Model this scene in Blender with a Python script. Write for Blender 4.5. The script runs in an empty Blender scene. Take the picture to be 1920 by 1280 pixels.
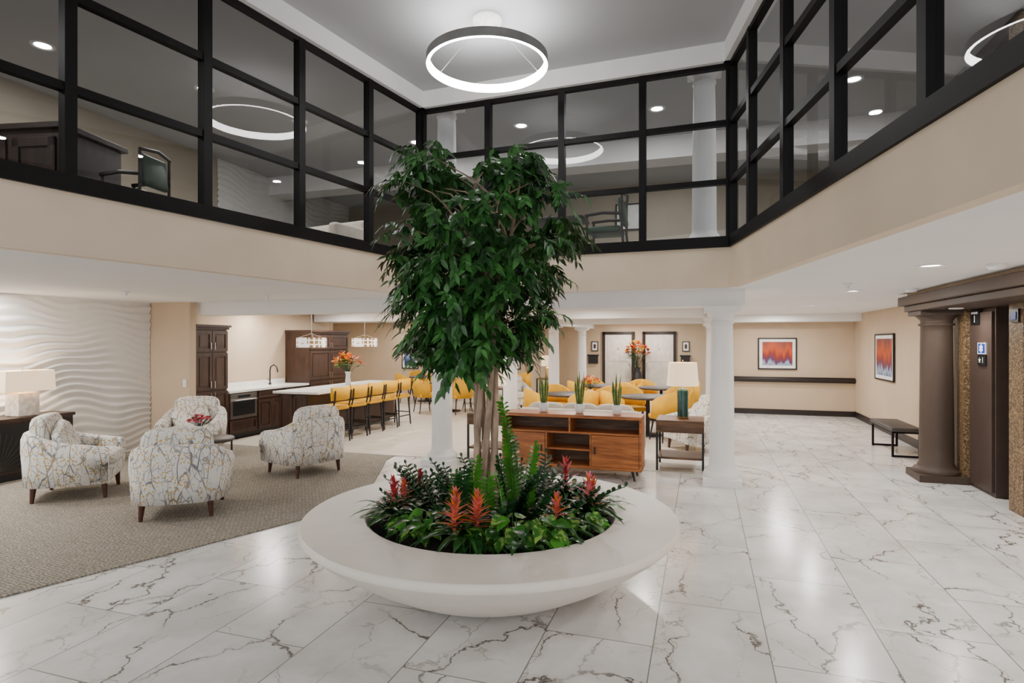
import bpy, bmesh, math, random
from mathutils import Vector, Matrix
random.seed(7)
pi=math.pi
RZ=math.radians(-18)
MR=Matrix.Rotation(RZ,4,'Z')
def T(a,b,z=0): return MR@Vector((a,b,z))
CE=2.45; UF=2.98; TOP=5.33
# ---------------------------------------------------------------- materials
def newmat(name):
    m=bpy.data.materials.new(name); m.use_nodes=True
    nt=m.node_tree; bs=nt.nodes['Principled BSDF']
    return m,nt,bs
def N(nt,t,**k):
    n=nt.nodes.new(t)
    for a,v in k.items(): setattr(n,a,v)
    return n
def ramp(nt,stops,interp='LINEAR'):
    r=nt.nodes.new('ShaderNodeValToRGB'); cr=r.color_ramp; cr.interpolation=interp
    while len(cr.elements)<len(stops): cr.elements.new(.5)
    for e,(p,c) in zip(cr.elements,stops):
        e.position=p; e.color=(c[0],c[1],c[2],1) if not isinstance(c,(int,float)) else (c,c,c,1)
    return r
def mat(name,col,rough=.5,metal=0,var=.06,scale=6,bump=0,bscale=40,emit=0,ecol=None,stretch=None,spec=None):
    m,nt,bs=newmat(name)
    tc=N(nt,'ShaderNodeTexCoord'); mp=N(nt,'ShaderNodeMapping')
    nt.links.new(tc.outputs['Object'],mp.inputs[0])
    if stretch: mp.inputs['Scale'].default_value=stretch
    ns=N(nt,'ShaderNodeTexNoise'); ns.inputs['Scale'].default_value=scale; ns.inputs['Detail'].default_value=4
    nt.links.new(mp.outputs[0],ns.inputs['Vector'])
    lo=[max(0,c*(1-var*2)) for c in col]; hi=[min(1,c*(1+var*2)) for c in col]
    r=ramp(nt,[(.3,lo),(.7,hi)]); nt.links.new(ns.outputs[0],r.inputs[0])
    nt.links.new(r.outputs[0],bs.inputs['Base Color'])
    bs.inputs['Roughness'].default_value=rough; bs.inputs['Metallic'].default_value=metal
    if spec is not None: bs.inputs['Specular IOR Level'].default_value=spec
    if bump:
        n2=N(nt,'ShaderNodeTexNoise'); n2.inputs['Scale'].default_value=bscale
        nt.links.new(mp.outputs[0],n2.inputs['Vector'])
        bp=N(nt,'ShaderNodeBump'); bp.inputs['Strength'].default_value=bump; bp.inputs['Distance'].default_value=.01
        nt.links.new(n2.outputs[0],bp.inputs['Height']); nt.links.new(bp.outputs[0],bs.inputs['Normal'])
    if emit:
        e=ecol or col
        bs.inputs['Emission Color'].default_value=(*e,1); bs.inputs['Emission Strength'].default_value=emit
    return m
def mathn(nt,op,a,b=None,c=None):
    n=nt.nodes.new('ShaderNodeMath'); n.operation=op
    for i,v in enumerate((a,b,c)):
        if v is None: continue
        if isinstance(v,(int,float)): n.inputs[i].default_value=v
        else: nt.links.new(v,n.inputs[i])
    return n.outputs[0]
def mixc(nt,f,a,b,mode='MIX'):
    n=nt.nodes.new('ShaderNodeMix'); n.data_type='RGBA'; n.blend_type=mode
    for s,v in ((n.inputs[0],f),(n.inputs[6],a),(n.inputs[7],b)):
        if isinstance(v,(int,float)): s.default_value=v
        elif isinstance(v,tuple): s.default_value=(*v[:3],1)
        else: nt.links.new(v,s)
    return n.outputs[2]
def vmath(nt,op,a,b):
    n=nt.nodes.new('ShaderNodeVectorMath'); n.operation=op
    for i,v in enumerate((a,b)):
        if isinstance(v,tuple): n.inputs[i].default_value=v
        elif isinstance(v,(int,float)): n.inputs[3].default_value=v
        else: nt.links.new(v,n.inputs[i])
    return n.outputs[0]

def marble_floor():
    m,nt,bs=newmat('marble_tile')
    tc=N(nt,'ShaderNodeTexCoord'); mp=N(nt,'ShaderNodeMapping'); mp.inputs['Rotation'].default_value=(0,0,math.radians(18))
    mp.inputs['Location'].default_value=(.28,.35,0)
    nt.links.new(tc.outputs['Object'],mp.inputs[0])
    br=N(nt,'ShaderNodeTexBrick'); br.offset=.5; br.squash=1
    br.inputs['Scale'].default_value=1; br.inputs['Brick Width'].default_value=1.3; br.inputs['Row Height'].default_value=.65
    br.inputs['Mortar Size'].default_value=.0034; br.inputs['Mortar Smooth'].default_value=.1
    br.inputs['Color1'].default_value=(0,0,0,1); br.inputs['Color2'].default_value=(1,1,1,1)
    sw=N(nt,'ShaderNodeMapping'); sw.inputs['Rotation'].default_value=(0,0,pi/2)
    nt.links.new(mp.outputs[0],sw.inputs[0]); nt.links.new(sw.outputs[0],br.inputs['Vector'])
    off=vmath(nt,'SCALE',br.outputs['Color'],9.0)
    p=vmath(nt,'ADD',mp.outputs[0],off)
    def veins(scale,warp,wscale,w,lo,hi,detail=5,rough=.6,seed=0.0):
        q=vmath(nt,'ADD',p,(seed,seed*1.7,seed*.3))
        n1=N(nt,'ShaderNodeTexNoise'); n1.inputs['Scale'].default_value=wscale; n1.inputs['Detail'].default_value=detail; n1.inputs['Roughness'].default_value=rough
        nt.links.new(q,n1.inputs['Vector'])
        d=vmath(nt,'SCALE',vmath(nt,'SUBTRACT',n1.outputs['Color'],(.5,.5,.5)),warp)
        pw=vmath(nt,'ADD',q,d)
        st=N(nt,'ShaderNodeMapping'); st.inputs['Scale'].default_value=(1.0,.55,1); st.inputs['Rotation'].default_value=(0,0,.7+seed*.1); nt.links.new(pw,st.inputs[0])
        vo=N(nt,'ShaderNodeTexVoronoi',feature='DISTANCE_TO_EDGE'); vo.inputs['Scale'].default_value=scale; nt.links.new(st.outputs[0],vo.inputs['Vector'])
        v1=ramp(nt,[(0,1),(w*.45,.75),(w,0)]); nt.links.new(vo.outputs['Distance'],v1.inputs[0])
        n2=N(nt,'ShaderNodeTexNoise'); n2.inputs['Scale'].default_value=1.5; nt.links.new(q,n2.inputs['Vector'])
        g=ramp(nt,[(lo,0),(hi,1)]); nt.links.new(n2.outputs[0],g.inputs[0])
        return mathn(nt,'MULTIPLY',v1.outputs[0],g.outputs[0]),vo.outputs['Distance'],pw
    va,dist,pw=veins(1.45,.42,3.0,.013,.41,.53)
    vb,_,_=veins(2.6,.30,4.5,.013,.45,.57,seed=3.1)
    vs=ramp(nt,[(0,1),(.10,0)]); nt.links.new(dist,vs.inputs[0])
    soft=mathn(nt,'MULTIPLY',vs.outputs[0],.28)
    n3=N(nt,'ShaderNodeTexNoise'); n3.inputs['Scale'].default_value=1.9; n3.inputs['Detail'].default_value=7; nt.links.new(pw,n3.inputs['Vector'])
    cl=ramp(nt,[(.35,(.61,.60,.59)),(.62,(.78,.775,.77))]); nt.links.new(n3.outputs[0],cl.inputs[0])
    c=mixc(nt,soft,cl.outputs[0],(.52,.49,.46))
    c=mixc(nt,mathn(nt,'MULTIPLY',vb,.6),c,(.24,.19,.15))
    c=mixc(nt,mathn(nt,'MULTIPLY',va,.95),c,(.055,.04,.03))
    c=mixc(nt,br.outputs['Fac'],c,(.20,.19,.18))
    nt.links.new(c,bs.inputs['Base Color']); bs.inputs['Roughness'].default_value=.2
    bs.inputs['Specular IOR Level'].default_value=.4
    return m
def carpet(name,c1,c2,s):
    m,nt,bs=newmat(name)
    tc=N(nt,'ShaderNodeTexCoord'); mp=N(nt,'ShaderNodeMapping'); mp.inputs['Rotation'].default_value=(0,0,math.radians(18+7)); nt.links.new(tc.outputs['Object'],mp.inputs[0])
    br=N(nt,'ShaderNodeTexBrick'); br.inputs['Scale'].default_value=s; br.inputs['Mortar Size'].default_value=.06; br.inputs['Mortar Smooth'].default_value=.6
    br.inputs['Color1'].default_value=(*c1,1); br.inputs['Color2'].default_value=(*[x*.75 for x in c1],1); br.inputs['Mortar'].default_value=(*c2,1)
    nz=N(nt,'ShaderNodeTexNoise'); nz.inputs['Scale'].default_value=22
    nt.links.new(mp.outputs[0],nz.inputs['Vector'])
    d=vmath(nt,'SCALE',nz.outputs['Color'],.05); p=vmath(nt,'ADD',mp.outputs[0],d)
    nt.links.new(p,br.inputs['Vector'])
    n2=N(nt,'ShaderNodeTexNoise'); n2.inputs['Scale'].default_value=14; nt.links.new(mp.outputs[0],n2.inputs['Vector'])
    c=mixc(nt,mathn(nt,'MULTIPLY',n2.outputs[0],.4),br.outputs['Color'],c2)
    nt.links.new(c,bs.inputs['Base Color']); bs.inputs['Roughness'].default_value=.95
    bp=N(nt,'ShaderNodeBump'); bp.inputs['Strength'].default_value=.5; bp.inputs['Distance'].default_value=.01; bp.invert=True
    nt.links.new(br.outputs['Fac'],bp.inputs['Height']); nt.links.new(bp.outputs[0],bs.inputs['Normal'])
    return m
def twig_fabric():
    m,nt,bs=newmat('branch_print_fabric')
    tc=N(nt,'ShaderNodeTexCoord')
    def lines(scale,zs,w,warp,seed):
        mp=N(nt,'ShaderNodeMapping'); mp.inputs['Scale'].default_value=(1,1,zs); mp.inputs['Location'].default_value=(seed,seed,seed)
        nt.links.new(tc.outputs['Object'],mp.inputs[0])
        nz=N(nt,'ShaderNodeTexNoise'); nz.inputs['Scale'].default_value=8; nz.inputs['Detail'].default_value=2; nt.links.new(mp.outputs[0],nz.inputs['Vector'])
        p=vmath(nt,'ADD',mp.outputs[0],vmath(nt,'SCALE',nz.outputs['Color'],warp))
        vo=N(nt,'ShaderNodeTexVoronoi',feature='DISTANCE_TO_EDGE'); vo.inputs['Scale'].default_value=scale; nt.links.new(p,vo.inputs['Vector'])
        r=ramp(nt,[(0,1),(w*.5,1),(w,0)]); nt.links.new(vo.outputs['Distance'],r.inputs[0])
        g=N(nt,'ShaderNodeTexNoise'); g.inputs['Scale'].default_value=11; nt.links.new(mp.outputs[0],g.inputs['Vector'])
        gr=ramp(nt,[(.40,0),(.48,1)]); nt.links.new(g.outputs[0],gr.inputs[0])
        return mathn(nt,'MULTIPLY',r.outputs[0],gr.outputs[0])
    f=mathn(nt,'MAXIMUM',lines(9,.28,.038,.06,0),mathn(nt,'MULTIPLY',lines(19,.5,.058,.05,2.3),.8))
    c=mixc(nt,mathn(nt,'MULTIPLY',f,.85),(.74,.725,.685),(.11,.10,.12))
    vd=N(nt,'ShaderNodeTexVoronoi',feature='F1'); vd.inputs['Scale'].default_value=38; nt.links.new(tc.outputs['Object'],vd.inputs['Vector'])
    rd=ramp(nt,[(.28,1),(.34,0)]); nt.links.new(vd.outputs['Distance'],rd.inputs[0])
    gd=N(nt,'ShaderNodeTexNoise'); gd.inputs['Scale'].default_value=8; nt.links.new(tc.outputs['Object'],gd.inputs['Vector'])
    gdr=ramp(nt,[(.46,0),(.51,1)]); nt.links.new(gd.outputs[0],gdr.inputs[0])
    c=mixc(nt,mathn(nt,'MULTIPLY',rd.outputs[0],gdr.outputs[0]),c,(.56,.34,.06))
    nt.links.new(c,bs.inputs['Base Color']); bs.inputs['Roughness'].default_value=.9
    return m
def wood(name,c1,c2,rough=.4,scale=3,st=(1,1,12)):
    m,nt,bs=newmat(name)
    tc=N(nt,'ShaderNodeTexCoord'); mp=N(nt,'ShaderNodeMapping'); mp.inputs['Scale'].default_value=st
    nt.links.new(tc.outputs['Object'],mp.inputs[0])
    nz=N(nt,'ShaderNodeTexNoise'); nz.inputs['Scale'].default_value=scale; nz.inputs['Detail'].default_value=8; nz.inputs['Distortion'].default_value=.6
    nt.links.new(mp.outputs[0],nz.inputs['Vector'])
    r=ramp(nt,[(.3,c1),(.68,c2)]); nt.links.new(nz.outputs[0],r.inputs[0]); nt.links.new(r.outputs[0],bs.inputs['Base Color'])
    bs.inputs['Roughness'].default_value=rough
    return m
def osb():
    m,nt,bs=newmat('gold_flake_panel')
    tc=N(nt,'ShaderNodeTexCoord')
    vo=N(nt,'ShaderNodeTexVoronoi',feature='F1'); vo.inputs['Scale'].default_value=70; nt.links.new(tc.outputs['Object'],vo.inputs['Vector'])
    sx=N(nt,'ShaderNodeSeparateColor'); nt.links.new(vo.outputs['Color'],sx.inputs[0])
    r=ramp(nt,[(0,(.05,.028,.014)),(.4,(.13,.078,.036)),(.75,(.22,.14,.065)),(1,(.36,.25,.13))]); nt.links.new(sx.outputs[0],r.inputs[0])
    nt.links.new(r.outputs[0],bs.inputs['Base Color']); bs.inputs['Roughness'].default_value=.5
    return m
def glassmat():
    m=bpy.data.materials.new('window_glass'); m.use_nodes=True; nt=m.node_tree; nt.nodes.clear()
    o=N(nt,'ShaderNodeOutputMaterial'); tr=N(nt,'ShaderNodeBsdfTransparent'); tr.inputs[0].default_value=(.80,.82,.835,1)
    gl=N(nt,'ShaderNodeBsdfGlossy'); gl.inputs['Roughness'].default_value=.0; gl.inputs[0].default_value=(1,1,1,1)
    fr=N(nt,'ShaderNodeFresnel'); fr.inputs[0].default_value=1.5
    mx=N(nt,'ShaderNodeMixShader'); nt.links.new(fr.outputs[0],mx.inputs[0])
    nt.links.new(tr.outputs[0],mx.inputs[1]); nt.links.new(gl.outputs[0],mx.inputs[2]); nt.links.new(mx.outputs[0],o.inputs[0])
    return m
def leafmat(name,c,rough=.35,var=None):
    m,nt,bs=newmat(name)
    tc=N(nt,'ShaderNodeTexCoord'); nz=N(nt,'ShaderNodeTexNoise'); nz.inputs['Scale'].default_value=9 if not var else 28
    nt.links.new(tc.outputs['Object'],nz.inputs['Vector'])
    c2=var or tuple(min(1,x*1.7) for x in c)
    r=ramp(nt,[(.35 if not var else .50,tuple(x*.7 for x in c) if not var else c),(.7 if not var else .60,c2)]); nt.links.new(nz.outputs[0],r.inputs[0])
    nt.links.new(r.outputs[0],bs.inputs['Base Color']); bs.inputs['Roughness'].default_value=rough
    return m
def painting(name,stops,sc=3):
    m,nt,bs=newmat(name)
    tc=N(nt,'ShaderNodeTexCoord'); mp=N(nt,'ShaderNodeMapping'); mp.inputs['Scale'].default_value=(5,5,.6); nt.links.new(tc.outputs['Object'],mp.inputs[0])
    nz=N(nt,'ShaderNodeTexNoise'); nz.inputs['Scale'].default_value=sc; nz.inputs['Detail'].default_value=6; nt.links.new(mp.outputs[0],nz.inputs['Vector'])
    sp=N(nt,'ShaderNodeSeparateXYZ'); nt.links.new(tc.outputs['Object'],sp.inputs[0])
    v=mathn(nt,'ADD',mathn(nt,'MULTIPLY',sp.outputs[2],1.15),mathn(nt,'MULTIPLY_ADD',nz.outputs[0],.75,.12))
    r=ramp(nt,stops); nt.links.new(v,r.inputs[0]); nt.links.new(r.outputs[0],bs.inputs['Base Color']); bs.inputs['Roughness'].default_value=.5
    return m

M={}
M['wall']=mat('beige_wall_paint',(.56,.435,.305),.85,var=.02,scale=2)
M['uwall']=mat('greige_wall_paint',(.42,.365,.285),.85,var=.02,scale=2)
M['fascia']=mat('cream_fascia_paint',(.73,.605,.46),.85,var=.02,scale=2)
M['white']=mat('white_paint',(.83,.82,.81),.7,var=.015,scale=2)
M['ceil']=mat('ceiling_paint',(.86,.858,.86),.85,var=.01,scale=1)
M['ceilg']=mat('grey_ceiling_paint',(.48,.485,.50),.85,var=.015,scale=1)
M['marble']=marble_floor()
M['carpet']=carpet('loop_carpet',(.40,.355,.29),(.16,.14,.11),9)
M['plank']=mat('light_floor',(.56,.50,.42),.45,var=.08,scale=3,stretch=(1,6,1))
M['upfl']=mat('upper_floor_carpet',(.28,.26,.23),.9)
M['black']=mat('bronze_black_metal',(.005,.004,.004),.5,var=.1,scale=8,spec=.2)
M['glass']=glassmat()
M['wave']=mat('wave_panel_plaster',(.80,.79,.77),.7,var=.01)
M['twig']=twig_fabric()
M['dleg']=wood('dark_leg_wood',(.04,.012,.007),(.09,.03,.016),.4)
M['cab']=wood('espresso_cabinet_wood',(.030,.013,.008),(.060,.028,.017),.4,st=(4,4,1))
M['quartz']=mat('white_quartz',(.84,.82,.78),.25,var=.03,scale=9)
M['yellow']=mat('mustard_upholstery',(.72,.37,.004),.7,var=.05,bump=.1,bscale=90)
M['metal']=mat('dark_grey_metal',(.022,.02,.022),.4,metal=.3)
M['steel']=mat('brushed_steel',(.55,.53,.50),.3,metal=1,var=.05)
M['walnut']=wood('acacia_wood',(.19,.05,.012),(.50,.175,.045),.38,st=(1,10,10),scale=2.2)
M['rustic']=wood('rustic_brown_wood',(.055,.026,.012),(.18,.095,.045),.5,st=(1,8,8))
M['sofa']=mat('cream_sofa_fabric',(.62,.56,.48),.95,bump=.2,bscale=120)
M['planter']=mat('planter_plaster',(.84,.775,.69),.45,var=.015)
M['soil']=mat('soil',(.016,.009,.006),.95,var=.3,scale=40,bump=1,bscale=50)
M['bark']=mat('bark',(.36,.26,.185),.8,var=.28,scale=14,bump=.5,bscale=60,stretch=(1,1,.3))
M['leaf1']=leafmat('ficus_leaf_dark',(.011,.045,.010),.36)
M['leaf2']=leafmat('ficus_leaf_mid',(.021,.085,.016),.33)
M['leaf3']=leafmat('ficus_leaf_light',(.042,.140,.030),.36)
M['zz']=leafmat('zz_leaf',(.008,.045,.010),.25)
M['zz2']=leafmat('zz_leaf_fresh',(.045,.18,.016),.3)
M['brom']=leafmat('bromeliad_leaf',(.020,.08,.014),.3)
M['broad']=leafmat('broad_dark_leaf',(.012,.06,.012),.25)
M['pothos']=leafmat('pothos_leaf',(.026,.14,.016),.32,var=(.24,.38,.07))
M['red']=leafmat('bract_red',(.36,.03,.035),.4)
M['salmon']=leafmat('bract_salmon',(.55,.11,.085),.4)
M['orange']=leafmat('petal_orange',(.85,.17,.005),.5)
M['yel']=leafmat('petal_yellow',(.88,.48,.01),.5)
M['pink']=leafmat('petal_pink',(.75,.14,.20),.5)
M['snake']=leafmat('snake_leaf',(.02,.08,.02),.4,var=(.08,.17,.04))
M['snakee']=leafmat('snake_leaf_edge',(.45,.42,.06),.4)
M['pot']=mat('white_ceramic',(.82,.82,.82),.3)
M['teal']=mat('teal_ceramic',(.012,.06,.055),.18,var=.12,scale=12)
M['brass']=mat('brass',(.60,.42,.18),.3,metal=1)
M['shade']=mat('linen_shade',(.72,.57,.39),.9,emit=1.1,ecol=(1,.76,.48))
M['alab']=mat('alabaster',(.74,.68,.60),.35,var=.15,scale=14)
M['led']=mat('led_diffuser',(1,1,1),.5,emit=34,ecol=(1,.99,.97))
M['ringm']=mat('ring_grey_metal',(.24,.235,.23),.45,metal=.2)
M['taupe']=mat('taupe_paint',(.070,.048,.036),.55,var=.03,spec=.3)
M['elev']=mat('elevator_door_paint',(.062,.042,.034),.4,var=.04,spec=.3)
M['osb']=osb()
M['sblack']=mat('sign_black',(.006,.006,.007),.4)
M['swhite']=mat('sign_white',(.88,.88,.88),.5)
M['sblue']=mat('sign_blue',(.010,.045,.36),.4)
M['door']=mat('white_door_paint',(.72,.66,.58),.5)
M['base']=mat('dark_trim',(.014,.007,.005),.4)
M['mat']=mat('picture_mat',(.85,.84,.82),.9)
M['paint1']=painting('abstract_sunset_print',[(0,(.03,.06,.18)),(.2,(.34,.42,.55)),(.30,(.08,.03,.10)),(.44,(.24,.02,.008)),(.62,(.50,.07,.01)),(.85,(.26,.05,.025)),(1,(.10,.05,.09))],2)
M['paint2']=painting('abstract_blue_print',[(0,(.01,.015,.05)),(.3,(.02,.04,.15)),(.5,(.25,.35,.60)),(.62,(.03,.03,.12)),(1,(.35,.10,.20))],6)
M['green']=mat('green_leather',(.045,.085,.05),.45)
M['greyw']=wood('grey_wood',(.03,.022,.018),(.07,.055,.045),.5)
M['vglass']=mat('vase_glass',(.45,.5,.45),.1)
M['vasedk']=mat('dark_vase',(.018,.016,.016),.4)
M['bpad']=mat('grey_bench_leather',(.045,.04,.037),.5)
M['sensor']=mat('sensor_plastic',(.75,.75,.75),.5)
def pendmat():
    m,nt,bs=newmat('pendant_cutout_shade')
    tc=N(nt,'ShaderNodeTexCoord'); br=N(nt,'ShaderNodeTexVoronoi',feature='DISTANCE_TO_EDGE'); br.inputs['Scale'].default_value=13; br.inputs['Randomness'].default_value=.15
    nt.links.new(tc.outputs['Object'],br.inputs['Vector'])
    r=ramp(nt,[(.1,(.95,.93,.90)),(.16,(.26,.15,.06))]); nt.links.new(br.outputs['Distance'],r.inputs[0])
    nt.links.new(r.outputs[0],bs.inputs['Base Color']); nt.links.new(r.outputs[0],bs.inputs['Emission Color']); bs.inputs['Emission Strength'].default_value=.7
    return m
M['pend']=pendmat()

# ---------------------------------------------------------------- mesh builder
class B:
    def __init__(s): s.v=[];s.f=[];s.fm=[];s.fs=[];s.mats=[]
    def mi(s,m):
        m=M[m] if isinstance(m,str) else m
        if m not in s.mats: s.mats.append(m)
        return s.mats.index(m)
    def add(s,vs,fs,m,smooth=False,X=None):
        o=len(s.v); k=s.mi(m)
        for v in vs:
            v=Vector(v); s.v.append(tuple(X@v) if X is not None else tuple(v))
        for f in fs: s.f.append(tuple(i+o for i in f)); s.fm.append(k); s.fs.append(smooth)
    def box(s,c,sz,m,rz=0,X=None):
        hx,hy,hz=sz[0]/2,sz[1]/2,sz[2]/2
        L=Matrix.Translation(c)@Matrix.Rotation(rz,4,'Z')
        if X is not None: L=X@L
        vs=[(x,y,z) for x in(-hx,hx) for y in(-hy,hy) for z in(-hz,hz)]
        s.add(vs,[(0,1,3,2),(4,6,7,5),(0,4,5,1),(2,3,7,6),(0,2,6,4),(1,5,7,3)],m,False,L)
    def bb(s,x0,x1,y0,y1,z0,z1,m,X=None):
        s.box(((x0+x1)/2,(y0+y1)/2,(z0+z1)/2),(x1-x0,y1-y0,z1-z0),m,0,X)
    def rbox(s,c,sz,r,m,rot=(0,0,0),seg=3,puff=0,X=None):
        bm=bmesh.new(); bmesh.ops.create_cube(bm,size=1)
        for v in bm.verts: v.co=Vector((v.co.x*sz[0],v.co.y*sz[1],v.co.z*sz[2]))
        if puff:
            bmesh.ops.subdivide_edges(bm,edges=bm.edges[:],cuts=6,use_grid_fill=True)
            for v in bm.verts:
                q=[v.co[i]/(sz[i]/2) for i in range(3)]
                l=(abs(q[0])**6+abs(q[1])**6+abs(q[2])**6)**(1/6)
                for i in range(3):
                    o=[j for j in range(3) if j!=i]
                    v.co[i]=q[i]/max(l,1e-6)*sz[i]/2*(1+puff*(1-(q[o[0]]**2+q[o[1]]**2)/2))
        else:
            bmesh.ops.bevel(bm,geom=bm.edges[:],offset=r,segments=seg,profile=.5,affect='EDGES')
        bm.verts.index_update()
        L=Matrix.Translation(c)@Matrix.Rotation(rot[2],4,'Z')@Matrix.Rotation(rot[1],4,'Y')@Matrix.Rotation(rot[0],4,'X')
        if X is not None: L=X@L
        s.add([v.co.copy() for v in bm.verts],[[v.index for v in f.verts] for f in bm.faces],m,True,L); bm.free()
    def tube(s,pts,rs,m,n=8,cap=True,smooth=True,X=None):
        pts=[Vector(p) for p in pts]
        if isinstance(rs,(int,float)): rs=[rs]*len(pts)
        vs=[];fs=[]
        ref=None
        for i,p in enumerate(pts):
            d=(pts[min(i+1,len(pts)-1)]-pts[max(i-1,0)]).normalized()
            if ref is None: ref=Vector((0,0,1)) if abs(d.z)<.9 else Vector((1,0,0))
            u=d.cross(ref).normalized(); w=u.cross(d).normalized(); ref=w
            for k in range(n):
                a=2*pi*k/n; vs.append(p+(u*math.cos(a)+w*math.sin(a))*rs[i])
        for i in range(len(pts)-1):
            for k in range(n):
                fs.append((i*n+k,i*n+(k+1)%n,(i+1)*n+(k+1)%n,(i+1)*n+k))
        s.add(vs,fs,m,smooth,X)
        if cap:
            s.add(vs[:n],[tuple(range(n))],m,False,X); s.add(vs[-n:],[tuple(range(n))],m,False,X)
    def lathe(s,prof,m,c=(0,0,0),n=32,smooth=True,X=None):
        vs=[];fs=[];c=Vector(c)
        for r,z in prof:
            for k in range(n):
                a=2*pi*k/n; vs.append(c+Vector((r*math.cos(a),r*math.sin(a),z)))
        for i in range(len(prof)-1):
            for k in range(n): fs.append((i*n+k,i*n+(k+1)%n,(i+1)*n+(k+1)%n,(i+1)*n+k))
        s.add(vs,fs,m,smooth,X)
    def leaf(s,base,d,L,W,m,curl=.3,n=4,fold=.25,up=Vector((0,0,1)),prof=None):
        d=Vector(d).normalized(); side=d.cross(up)
        if side.length<.05: side=d.cross(Vector((1,0,.1)))
        side.normalize(); nr=side.cross(d)
        vs=[];fs=[]
        for i in range(n+1):
            t=i/n; p=Vector(base)+d*L*t+Vector((0,0,-curl*L*t*t))
            w=W/2*(prof(t) if prof else math.sin(pi*min(1,(t**.75)*.97+.03)))
            vs+= [p-side*w+nr*fold*w,p,p+side*w+nr*fold*w]
        for i in range(n):
            a=i*3; fs+=[(a,a+1,a+4,a+3),(a+1,a+2,a+5,a+4)]
        s.add(vs,fs,m,True)
    def text(s,txt,size,X,m):
        cu=bpy.data.curves.new('tmp','FONT'); cu.body=txt; cu.size=size; cu.align_x='CENTER'; cu.align_y='CENTER'; cu.extrude=.001
        o=bpy.data.objects.new('tmp',cu); bpy.context.collection.objects.link(o)
        dg=bpy.context.evaluated_depsgraph_get(); me=bpy.data.meshes.new_from_object(o.evaluated_get(dg))
        s.add([v.co.copy() for v in me.vertices],[tuple(p.vertices) for p in me.polygons],m,False,X)
        bpy.data.objects.remove(o); bpy.data.meshes.remove(me)
    def mesh(s,name):
        me=bpy.data.meshes.new(name); me.from_pydata(s.v,[],s.f)
        for m in s.mats: me.materials.append(m)
        me.polygons.foreach_set('material_index',s.fm); me.polygons.foreach_set('use_smooth',s.fs); me.update()
        return me
    def build(s,name,loc=(0,0,0),rz=0,bevel=0):
        if tuple(loc)==(0,0,0) and rz==RZ:
            lo=[min(v[i] for v in s.v) for i in range(3)]; hi=[max(v[i] for v in s.v) for i in range(3)]
            c=Vector(((lo[0]+hi[0])/2,(lo[1]+hi[1])/2,lo[2])); s.v=[tuple(Vector(v)-c) for v in s.v]; loc=MR@c
        return put(name,s.mesh(name),loc,rz,bevel)
def put(name,me,loc=(0,0,0),rz=0,bevel=0):
    o=bpy.data.objects.new(name,me); bpy.context.collection.objects.link(o); o.location=loc; o.rotation_euler=(0,0,rz)
    if bevel:
        b=o.modifiers.new('bevel','BEVEL'); b.width=bevel; b.segments=2; b.limit_method='ANGLE'; b.angle_limit=math.radians(50)
    return o
def wallR(name,a0,b0,a1,b1,z0,z1,m='wall'):
    b=B(); b.bb(min(a0,a1),max(a0,a1),min(b0,b1),max(b0,b1),z0,z1,m); return b.build(name,(0,0,0),RZ)
def poly(name,pts,z0,z1,m,mtop=None):
    n=len(pts); b=B()
    vs=[(x,y,z0) for x,y in pts]+[(x,y,z1) for x,y in pts]
    b.add(vs,[tuple(range(n-1,-1,-1))],m); 
    b.add(vs,[tuple(range(n,2*n))],mtop or m)
    b.add(vs,[(i,(i+1)%n,n+(i+1)%n,n+i) for i in range(n)],m)
    return b.build(name)
# ---------------------------------------------------------------- shell
L1=Vector((-1.3,8.4)); Ld=Vector((-2.227,-4.36)).normalized()
R1=Vector((2.61,6.97)); Rd=Vector((-.1092,-1)).normalized()
LB=L1+Ld*13.0; RB=R1+Rd*11.2
b=B(); b.bb(-17,12,-6,27,-.1,0,'marble'); b.build('floor')
poly('floor_carpet',[(-9.5,-1.0),(-7.0,-1.0),(-3.585,4.108),(-2.12,5.91),(-1.75,7.4),(-1.9,8.9),tuple(T(-4.6,8.2))[:2],tuple(T(-8.05,8.2))[:2],tuple(T(-8.05,7.45))[:2],tuple(T(-8.88,7.45))[:2],tuple(T(-8.88,1))[:2]],0,.012,'carpet')
poly('floor_dining',[tuple(T(*p))[:2] for p in [(-8.1,8.2),(-4.6,8.2),(-3.3,8.35),(-.1,8.35),(-.1,21.2),(-12.5,21.2),(-12.5,12.5),(-8.1,12.5)]],0,.008,'plank')
outl=[(-16,LB.y),(LB.x,LB.y),(L1.x,L1.y),(R1.x,R1.y),(RB.x,RB.y),(9.5,RB.y),(12,26),(-16,26)]
poly('ceiling_lower',outl,CE,CE+.05,'ceil')
poly('floor_upper',outl,UF-.06,UF,'upfl')
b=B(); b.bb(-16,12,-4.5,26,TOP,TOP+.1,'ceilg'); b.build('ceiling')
def run(name,p,q,z0,z1,th,m,off=0):
    p=Vector(p);q=Vector(q); d=(q-p); L=d.length; d.normalize(); ang=math.atan2(d.y,d.x)
    b=B(); b.bb(0,L,off-th/2,off+th/2,z0,z1,m); return b.build(name,(p.x,p.y,0),ang)
run('wall_fascia_left',LB,L1,CE-.0,UF-.04,.1,'fascia',.03)
run('wall_fascia_back',L1,R1,CE,UF-.04,.1,'fascia',.03)
run('wall_fascia_right',R1,RB,CE,UF-.04,.1,'fascia',.03)
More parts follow.
